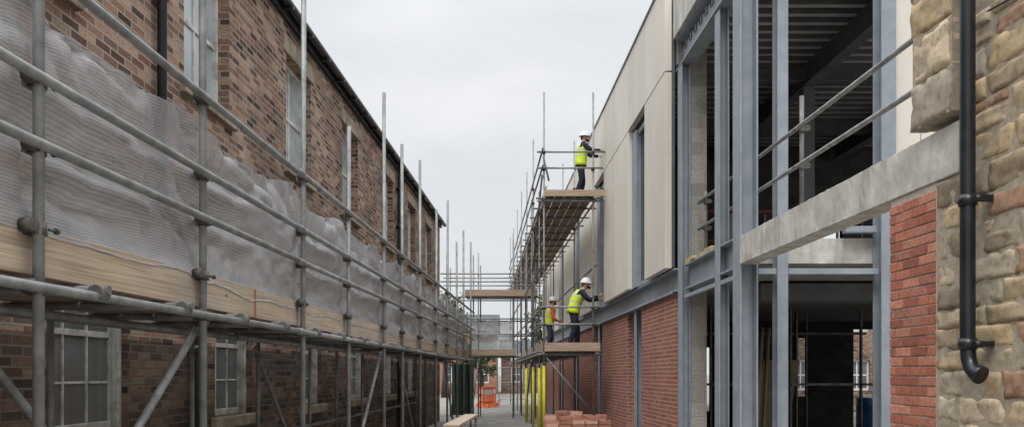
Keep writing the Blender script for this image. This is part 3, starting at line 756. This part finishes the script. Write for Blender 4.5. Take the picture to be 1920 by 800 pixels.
# ------------------------------------------------------------ far things
def barrier(x,y,rz,lab,hw=.5):
    mb=MB()
    fr=lambda u,d,z: Matrix.Rotation(rz,3,'Z')@Vector((u*hw/.5,d,z))+Vector((x,y,0))
    mb.box(fr,-.5,.5,-.02,.02,.85,.98); mb.box(fr,-.5,.5,-.02,.02,.18,.3)
    mb.box(fr,-.5,-.42,-.02,.02,.3,.85); mb.box(fr,.42,.5,-.02,.02,.3,.85)
    for i in range(7): mb.box(fr,-.36+i*.11,-.32+i*.11,-.015,.015,.3,.62)
    mb.box(fr,-.42,.42,-.018,.018,.62,.85,1)
    mb.box(fr,-.4,-.3,-.25,.25,.004,.18); mb.box(fr,.3,.4,-.25,.25,.004,.18)
    mb.build('barrier',['orange','helmet'],base=(x,y,0),bevel=.006,label=lab,category='barrier',group='orange plastic pedestrian barriers')
barrier(-1.15,38,1.1,'orange plastic barrier standing on the path')
barrier(-1.3,39.0,.8,'orange plastic barrier standing on the path')
barrier(-1.0,39.8,1.2,'orange plastic barrier standing on the path')
gt=MB(); 
nn=14
for i in range(nn):
    for j in range(6):
        def q(i,j): 
            x=-2.3+.85*i/nn; z=.03+1.95*j/6; return Vector((x,30.5+.07*math.sin(i*1.7+j*.4),z))
        gt.quad([q(i,j),q(i+1,j),q(i+1,j+1),q(i,j+1)],0,True)
gt.build('tarpaulin_screen','green',base=(-1.9,30.5,0),recalc=False,label='dark green tarpaulin screen hanging beside the path',category='tarpaulin')
fe=MB()
x0=-.75
for x in (x0,x0+1.6): fe.tube((x,46,.05),(x,46,2.0),.02,8)
for z in (.15,1.1,1.95): fe.tube((x0,46,z),(x0+1.6,46,z),.018,8)
for i in range(1,20): fe.tube((x0+i*.08,46,.15),(x0+i*.08,46,1.95),.004,4)
for x in (x0,x0+1.6): fe.box(Wf,45.7,46.3,x-.1,x+.1,.004,.14)
fe.build('site_fence','galv',base=(x0+.8,46,0),label='temporary steel mesh site fence panel',category='fence')
def endhouse(x0,x1,y,h,mat,lab,roofh=1.5):
    e=thing('terraced_house',((x0+x1)/2,y,0),lab,'house')
    hs=[]; x=x0+.8
    while x+1.0<x1:
        hs+= [(x,x+1.0,.9,2.2),(x,x+1.0,3.4,4.7)]; x+=2.4
    hs=[t for t in hs if t[3]<h-.2]
    mb=MB(); wallholes(mb,Bf,x0,x1,0,h,y,y+.3,hs); mb.box(Bf,x0,x0+.3,y+.31,y+6,0,h); mb.box(Bf,x1-.3,x1,y+.31,y+6,0,h); mb.build('wall',mat,e)
    for t in hs:
        w=thing('window',None,parent=e)
        f=MB(); a,b,c,d=t
        f.box(Bf,a,a+.08,y+.1,y+.18,c,d); f.box(Bf,b-.08,b,y+.1,y+.18,c,d); f.box(Bf,a+.08,b-.08,y+.1,y+.18,c,c+.08); f.box(Bf,a+.08,b-.08,y+.1,y+.18,d-.08,d); f.box(Bf,(a+b)/2-.03,(a+b)/2+.03,y+.11,y+.17,c+.08,d-.08); f.box(Bf,a+.08,b-.08,y+.12,y+.16,(c+d)/2-.03,(c+d)/2+.03)
        f.build('frame','helmet',w); g=MB(); g.box(Bf,a+.02,b-.02,y+.137,y+.143,c+.02,d-.02); g.build('glass','glassdk',w)
    mb=MB(); mb.quad([(x0-.2,y-.3,h),(x1+.2,y-.3,h),(x1+.2,y+3,h+roofh),(x0-.2,y+3,h+roofh)]); mb.quad([(x0-.2,y+6.3,h),(x1+.2,y+6.3,h),(x1+.2,y+3,h+roofh),(x0-.2,y+3,h+roofh)])
    mb.quad([(x0,y,h),(x0,y+6,h),(x0,y+3,h+roofh)]); mb.quad([(x1,y,h),(x1,y+6,h),(x1,y+3,h+roofh)]); mb.build('roof','slate',e,recalc=False)
endhouse(-6,-1.2,62,4.9,'rbrick','red brick terraced house with slate roof beyond the path')
endhouse(-.9,6,66,3.0,'lbrick','low brown brick building with white windows')
endhouse(11,24,34,5.2,'lbrick','brown brick terraced house with white windows')

def tree(x,y,h,r,lab,seed,n=2600):
    rnd=random.Random(seed)
    t=thing('tree',(x,y,0),lab,'tree')
    mb=MB(); mb.path([(x,y,0),(x+.1,y,h*.3),(x-.1,y+.1,h*.6),(x,y,h*.85)],[.2,.16,.1,.04],8)
    cl=[]
    for i in range(16):
        a=rnd.uniform(0,6.28); rr=rnd.uniform(.2,1)*r; zz=rnd.uniform(.4,1)*h
        rr*=1-.5*abs(zz/h-.65)/.35
        c=Vector((x+math.cos(a)*rr,y+math.sin(a)*rr,zz)); cl.append((c,rnd.uniform(.25,.5)*r))
        mb.path([(x,y,zz*.7),((c.x+x)/2,(c.y+y)/2,zz*.85),tuple(c)],[.06,.04,.015],6)
    mb.build('trunk','bark',t)
    mb=MB()
    for i in range(n):
        c,cr=rnd.choice(cl); v=Vector((rnd.gauss(0,1),rnd.gauss(0,1),rnd.gauss(0,.8)))*cr*.55; p=c+v
        a=Vector((rnd.uniform(-1,1),rnd.uniform(-1,1),rnd.uniform(-1,1))).normalized()*.13; b=a.orthogonal().normalized()*.09
        mb.quad([p-a,p+b,p+a,p-b])
    mb.build('crown','leaf',t,recalc=False)
tree(-4.6,54,6.6,1.8,'green leafy tree behind the scaffold bridge',1,1800)
tree(-2.2,56,4.2,1.3,'small green tree at the end of the path',2,1400)
tree(2.0,48,6.2,1.0,'slim green tree behind the scaffold',3,900)

# ------------------------------------------------------------ brick stack
bmm=MB(); bmm.box(Wf,-.051,.051,-.1075,.1075,0,.065); bo=bmm.build('brick',['brickA'],cols=[(.42,.2,.14)]*6); BM=bo.data; bpy.data.objects.remove(bo)
variants=[]
for c in ((.46,.23,.16),(.38,.17,.12),(.54,.34,.26),(.35,.16,.12)):
    me=BM.copy()
    for d in me.color_attributes['Col'].data: d.color=(*c,1)
    variants.append(me)
BY=14.6; BXc=1.15
pal=MB()
for i in range(5): pal.box(Wf,BY-.5+i*.22,BY-.5+i*.22+.1,BXc-.55,BXc+.6,.1,.122)
for i in range(3): pal.box(Wf,BY-.5,BY+.48,BXc-.55+i*.52,BXc-.45+i*.52,.004,.099)
pal.build('pallet','timberdk',base=(BXc,BY,0),label='timber pallet under a stack of bricks',category='pallet')
for k in range(12):
    for i in range(5):
        for j in range(3):
            if k==11 and (i in (0,3,4) or random.random()<.3): continue
            if k==10 and i==4 and j==0: continue
            if j==1 and k<10: continue
            o=bpy.data.objects.new('brick',random.choice(variants)); COL.objects.link(o)
            o.location=(BXc-.45+i*.236+random.uniform(-.009,.009)+(.03 if k>9 else 0)*random.uniform(-1,1),BY-.38+j*.36+random.uniform(-.01,.01),.124+k*.0655)
            o.rotation_euler=(0,0,random.uniform(-.05,.05)+(random.uniform(-.5,.5) if k==11 else 0))
            tag(o,'red brick laid in a loose stack on the pallet','brick','stacked bricks on the pallet')
MB().box(Lf,12,15.2,1.35,1.6,.80,.84).build('timber_plank','timber',base=tuple(Lf(13,1.4,.8)),bevel=.004,label='pale timber plank lying on trestles',category='plank')
for uu in (12.4,14.8):
    t=MB()
    for s in(-1,1):
        for q in (1.36,1.58): t.path([Lf(uu+s*.2,q,.0),Lf(uu,q,.78)],.02,6)
    t.box(Lf,uu-.03,uu+.03,1.3,1.65,.76,.797)
    t.build('trestle','timberdk',base=tuple(Lf(uu,1.45,0)),label='timber trestle carrying a plank',category='trestle',group='trestles under the plank')

# ------------------------------------------------------------ people
def skinobj(name,chains,mat,parent,sub=2):
    vs=[];es=[];rs=[];roots=[]
    for pts,edges in chains:
        b=len(vs); roots.append(b)
        vs+=[Vector(p) for p,_ in pts]; rs+=[r for _,r in pts]; es+=[(b+i,b+j) for i,j in edges]
    org=Vector(parent['_o'])
    me=bpy.data.meshes.new(name); me.from_pydata([tuple(v-org) for v in vs],es,[])
    o=bpy.data.objects.new(name,me); COL.objects.link(o); o.parent=parent; o['_o']=tuple(org)
    mo=o.modifiers.new('skin','SKIN'); mo.use_smooth_shade=True
    if not me.skin_vertices: 
        bm=bmesh.new(); bm.from_mesh(me); bm.verts.layers.skin.verify(); bm.to_mesh(me); bm.free()
    for i,r in enumerate(rs):
        sv=me.skin_vertices[0].data[i]; 
        sv.radius=(r,r) if isinstance(r,(int,float)) else r
        sv.use_root = i in roots
    if sub: 
        s=o.modifiers.new('sub','SUBSURF'); s.levels=sub; s.render_levels=sub
    me.materials.append(M[mat]); return o
def person(loc,sc_,lean,head_f,hands,label,sleeve='navy',trs='navy',vestcol=(.62,.80,.03),knee=0.06,yaw=0,headpitch=-.1,feet=((.02,.1),(-.1,-.1))):
    P=thing('person',loc,label,'person')
    base=Vector(loc); rot=Matrix.Rotation(yaw,3,'Z')
    def W(f,s,z): return base+rot@(Vector((f,s,z))*sc_)
    k=sc_
    hip=Vector((0,0,.93)); 
    def spine(t):
        L=.52*t; return Vector((math.sin(lean*(0.4+.6*t))*L,0,.93+math.cos(lean*(.4+.6*t))*L))
    ch=spine(.78); nk=spine(1.06); hd=nk+Vector((head_f,0,.12))
    pts=[(W(*hip),.11*k),(W(*spine(.35)),.105*k),(W(*ch),.12*k),(W(*nk),.055*k),(W(*(nk+(hd-nk)*.55)),.06*k),(W(*hd),.088*k),(W(*(hd+Vector((.005,0,.07)))),.08*k),
         (W(*(hd+Vector((.075,0,-.03)))),.045*k)]
    ed=[(0,1),(1,2),(2,3),(3,4),(4,5),(5,6),(5,7)]
    tr=[(W(*(hip+Vector((0,0,.06)))),.14*k),(W(*(hip-Vector((0,0,.03)))),.135*k)]; te=[(0,1)]
    jk=[(W(*spine(.1)),.135*k),(W(*spine(.45)),.135*k),(W(*ch),.135*k),(W(*spine(1.0)),.075*k)]; je=[(0,1),(1,2),(2,3)]
    boots=[]
    for s,(ff,sd) in zip((1,-1),feet):
        hp=hip+Vector((0,s*.09,-.06)); an=Vector((ff,s*.11,.09)); kn=(hp+an)/2+Vector((knee,s*.01,0.0))
        i=len(pts); pts+=[(W(*hp),.085*k),(W(*kn),.055*k),(W(*an),.04*k),(W(*(an+Vector((.14,0,-.045)))),.035*k)]
        ed+=[(0,i),(i,i+1),(i+1,i+2),(i+2,i+3)]
        i=len(tr); tr+=[(W(*hp),.105*k),(W(*kn),.076*k),(W(*(an+Vector((0,0,.12)))),.066*k),(W(*(an+Vector((0.01,0,.0)))),.07*k)]
        te+=[(1,i),(i,i+1),(i+1,i+2),(i+2,i+3)]
        boots.append(([(W(*(an+Vector((-.02,0,.06)))),.055*k),(W(*(an+Vector((-.02,0,-.035)))),.052*k),(W(*(an+Vector((.08,0,-.045)))),.046*k),(W(*(an+Vector((.18,0,-.055)))),.036*k)],[(0,1),(1,2),(2,3)]))
    hv=[]
    for s,hpos in zip((1,-1),hands):
        sh=spine(.92)+Vector((0,s*.185,-.01)); hw=Vector((hpos[0],hpos[1],hpos[2]))
        dv=hw-sh; L=dv.length; m=(sh+hw)/2
        need=max(.27**2*1.0-(L/2)**2,0)**.5
        el=m+Vector((-.15,s*.35,-1)).normalized()*need
        i=len(pts); pts+=[(W(*sh),.06*k),(W(*el),.042*k),(W(*hw),.028*k)]; ed+=[(2,i),(i,i+1),(i+1,i+2)]
        wr=hw-(hw-el).normalized()*.02
        i=len(jk); jk+=[(W(*sh),.078*k),(W(*el),.058*k),(W(*wr),.043*k)]; je+=[(2,i),(i,i+1),(i+1,i+2)]
        dr=(hw-el).normalized(); side=dr.cross(Vector((0,0,1))).normalized(); up=side.cross(dr)
        pal=hw+dr*.055
        hv.append(([(W(*hw),.028*k),(W(*pal),.036*k),(W(*(pal+dr*.03)),.032*k)],[(0,1),(1,2)]))
        for q,(o,l) in enumerate(((-.03,.075),(-.01,.085),(.012,.08),(.032,.062))):
            a=pal+dr*.035+up*o; b=a+dr*l*.5-side*.006*s; c=b+dr*l*.35+(-side*s)*.03
            hv.append(([(W(*a),.010*k),(W(*b),.009*k),(W(*c),.008*k)],[(0,1),(1,2)]))
        a=pal-dr*.01+up*.03; hv.append(([(W(*a),.012*k),(W(*(a+up*.03+dr*.03)),.011*k),(W(*(a+up*.035+dr*.06)),.009*k)],[(0,1),(1,2)]))
    skinobj('body',[(pts,ed)],'skin',P)
    skinobj('trousers',[(tr,te)],trs,P)
    skinobj('jacket',[(jk,je)],sleeve,P)
    skinobj('hands',hv,'skin',P)
    for b in boots: skinobj('boot',[b],'boot',P)
    mb=MB(); cols=[]; n=28; rings=[]
    prof=[(-.12,.155,.205),(.0,.152,.2),(.1,.15,.195),(.2,.148,.19),(.32,.148,.19),(.38,.15,.192),(.5,.152,.2),(.62,.155,.207),(.68,.155,.21),(.78,.152,.212),(.88,.142,.205),(.96,.118,.165),(1.0,.09,.10)]
    for t,a,b in prof:
        c=spine(max(t,0)) if t>=0 else spine(0)+Vector((0,0,t*.52))
        th=lean*(.4+.8*t)
        ring=[]
        for i in range(n):
            an=2*math.pi*i/n; wv=1+.03*math.sin(an*5+t*9)
            fx=math.cos(an)*a*wv; sy=math.sin(an)*b*wv
            ring.append(len(mb.v)); mb.v.append(W(c.x+fx*math.cos(th),sy,c.z-fx*math.sin(th)))
        rings.append((t,ring))
    silver=(.55,.56,.57)
    for (t0,r0),(t1,r1) in zip(rings[:-1],rings[1:]):
        for i in range(n):
            j=(i+1)%n; mb.f.append((r0[i],r0[j],r1[j],r1[i])); mb.mi.append(0); mb.sm.append(True)
            an=2*math.pi*i/n
            band=abs((t0+t1)/2-.35)<.035 or abs((t0+t1)/2-.65)<.035 or (t0>=.68 and abs(abs(math.sin(an))-.62)<.13)
            cols.append(silver if band else vestcol)
    v=mb.build('vest','hivis',P,cols=cols,recalc=False)
    so=v.modifiers.new('sol','SOLIDIFY'); so.thickness=.006
    mb=MB(); c0=hd+Vector((.0,0,.055)); th=headpitch; nr=7; n=24; rr=[]
    def HP(f,s,z):
        f2=f*math.cos(th)+z*math.sin(th); z2=-f*math.sin(th)+z*math.cos(th); return W(c0.x+f2,s,c0.z+z2)
    for q in range(nr+1):
        ph=math.pi/2*q/nr; ring=[]
        for i in range(n):
            an=2*math.pi*i/n; rg=.012 if abs(math.sin(an))<.15 else 0
            ring.append(len(mb.v)); mb.v.append(HP(math.cos(an)*.135*math.cos(ph),math.sin(an)*.112*math.cos(ph),(.125+rg)*math.sin(ph)))
        rr.append(ring)
    for a,b in zip(rr[:-1],rr[1:]):
        for i in range(n): j=(i+1)%n; mb.f.append((a[i],a[j],b[j],b[i])); mb.mi.append(0); mb.sm.append(True)
    br=[]
    for i in range(n):
        an=2*math.pi*i/n; e=.015+.05*max(0,math.cos(an))**2
        br.append(len(mb.v)); mb.v.append(HP(math.cos(an)*(.135+e),math.sin(an)*(.112+e*.6),-.012))
    for i in range(n): j=(i+1)%n; mb.f.append((br[i],br[j],rr[0][j],rr[0][i])); mb.mi.append(0); mb.sm.append(True)
    hm=mb.build('helmet','helmet',P,recalc=False); so=hm.modifiers.new('s','SOLIDIFY'); so.thickness=.004
    def HW(f,s,z): return W(hd.x+f,s,hd.z+z)
    skinobj('nose',[([(HW(.085,0,.02),.012*k),(HW(.108,0,-.008),.014*k)],[(0,1)])],'skin',P,1)
    for s in (1,-1):
        skinobj('ear',[([(HW(0,s*.088,.02),.014*k),(HW(-.005,s*.094,-.01),.014*k)],[(0,1)])],'skin',P,1)
        skinobj('eye',[([(HW(.082,s*.032,.022),.008*k),(HW(.086,s*.034,.022),.008*k)],[(0,1)])],'eye',P,1)
    skinobj('beard',[([(HW(.03,.062,-.045),.03*k),(HW(.085,.03,-.06),.03*k),(HW(.10,0,-.065),.028*k),(HW(.085,-.03,-.06),.03*k),(HW(.03,-.062,-.045),.03*k)],[(0,1),(1,2),(2,3),(3,4)])],'hair',P,1)
    skinobj('hair',[([(HW(-.055,.04,.0),.05*k),(HW(-.06,0,-.01),.055*k),(HW(-.055,-.04,0),.05*k)],[(0,1),(1,2)])],'hair',P,1)
    return P
xa=lambda px,Y:(px-960)/1500*Y
person((xa(1089,20.5),20.5,6.046),.99,.12,.03,((.50,.12,1.16),(.52,-.16,1.24)),'worker in hi-vis vest and white helmet fixing the facade panel',headpitch=.05)
person((xa(1075,20.4),20.4,2.216),1.06,.42,.07,((.66,.1,1.22),(.60,-.14,1.28)),'worker in hi-vis vest leaning forward to reach the wall',headpitch=.12,feet=((.10,0),(-.08,0)))
person((xa(1030,23.5),23.5,2.216),.93,.15,.03,((.3,.1,1.0),(.25,-.2,1.0)),'worker in yellow vest with orange sleeves and denim jeans',sleeve='orangecloth',trs='denim',headpitch=.1,vestcol=(.62,.72,.03))
mb=MB(); tx=xa(1089,20.5)+.57*1.0
mb.tube((tx+.02,20.5-.16,6.046+1.2),(tx+.04,20.5-.16,6.046+1.44),.014,8); mb.box(Wf,20.5-.175,20.5-.145,tx-.0,tx+.05,6.046+1.36,6.046+1.46)
mb.build('hand_tool','coupler',base=(tx,20.34,7.2),label='small dark hand tool held against the panel',category='tool')

# ------------------------------------------------------------ world, sun, camera
w=bpy.data.worlds.new('World'); sc.world=w; w.use_nodes=True; nt=w.node_tree; bg=nt.nodes['Background']
sky=nt.nodes.new('ShaderNodeTexSky'); sky.sky_type='NISHITA'; sky.sun_disc=False
EL,AZ=math.radians(55),math.radians(200)
sky.sun_elevation=EL; sky.sun_rotation=AZ
sv=nt.nodes.new('ShaderNodeVectorMath'); sv.operation='SCALE'; sv.inputs[3].default_value=.1; nt.links.new(sky.outputs[0],sv.inputs[0])
tc=nt.nodes.new('ShaderNodeTexCoord'); mp=nt.nodes.new('ShaderNodeMapping'); mp.inputs['Scale'].default_value=(1,1,2.2)
nt.links.new(tc.outputs['Generated'],mp.inputs[0])
cn=N(nt,'ShaderNodeTexNoise',i_Scale=2.3,i_Detail=7,i_Roughness=.5,i_Distortion=.3); nt.links.new(mp.outputs[0],cn.inputs['Vector'])
cr=ramp(nt,[(.3,(.69,.725,.765)),(.5,(.80,.825,.85)),(.68,(.93,.94,.95))]); nt.links.new(cn.outputs['Fac'],cr.inputs[0])
c=mixc(nt,.93,sv.outputs[0],cr.outputs[0])
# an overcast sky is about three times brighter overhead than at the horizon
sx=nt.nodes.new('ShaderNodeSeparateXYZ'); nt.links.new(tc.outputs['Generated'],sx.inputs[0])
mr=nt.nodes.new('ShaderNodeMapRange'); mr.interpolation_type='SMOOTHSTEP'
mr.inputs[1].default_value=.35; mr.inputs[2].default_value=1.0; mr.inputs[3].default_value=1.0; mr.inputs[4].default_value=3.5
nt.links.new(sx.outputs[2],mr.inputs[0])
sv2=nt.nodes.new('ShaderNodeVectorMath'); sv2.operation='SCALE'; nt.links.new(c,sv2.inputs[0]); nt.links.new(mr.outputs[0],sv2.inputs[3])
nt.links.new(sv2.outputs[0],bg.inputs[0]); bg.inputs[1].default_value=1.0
sl=bpy.data.lights.new('sun','SUN'); sl.energy=1.5; sl.angle=math.radians(20); sl.color=(1,.98,.95)
so=bpy.data.objects.new('sun',sl); COL.objects.link(so)
d=Vector((math.sin(AZ)*math.cos(EL),math.cos(AZ)*math.cos(EL),math.sin(EL)))
so.rotation_euler=d.to_track_quat('Z','Y').to_euler()
cam=bpy.data.cameras.new('camera'); co=bpy.data.objects.new('camera',cam); COL.objects.link(co)
co.location=(0,0,1.6); co.rotation_euler=(math.radians(90),0,0); cam.sensor_width=36; cam.sensor_fit='HORIZONTAL'
cam.lens=28.125; cam.shift_y=300/1920; cam.clip_end=2000; cam.clip_start=.05
sc.camera=co
sc.view_settings.view_transform='Standard'; sc.view_settings.look='None'; sc.view_settings.exposure=0
for o in bpy.data.objects:
    if '_o' in o: del o['_o']
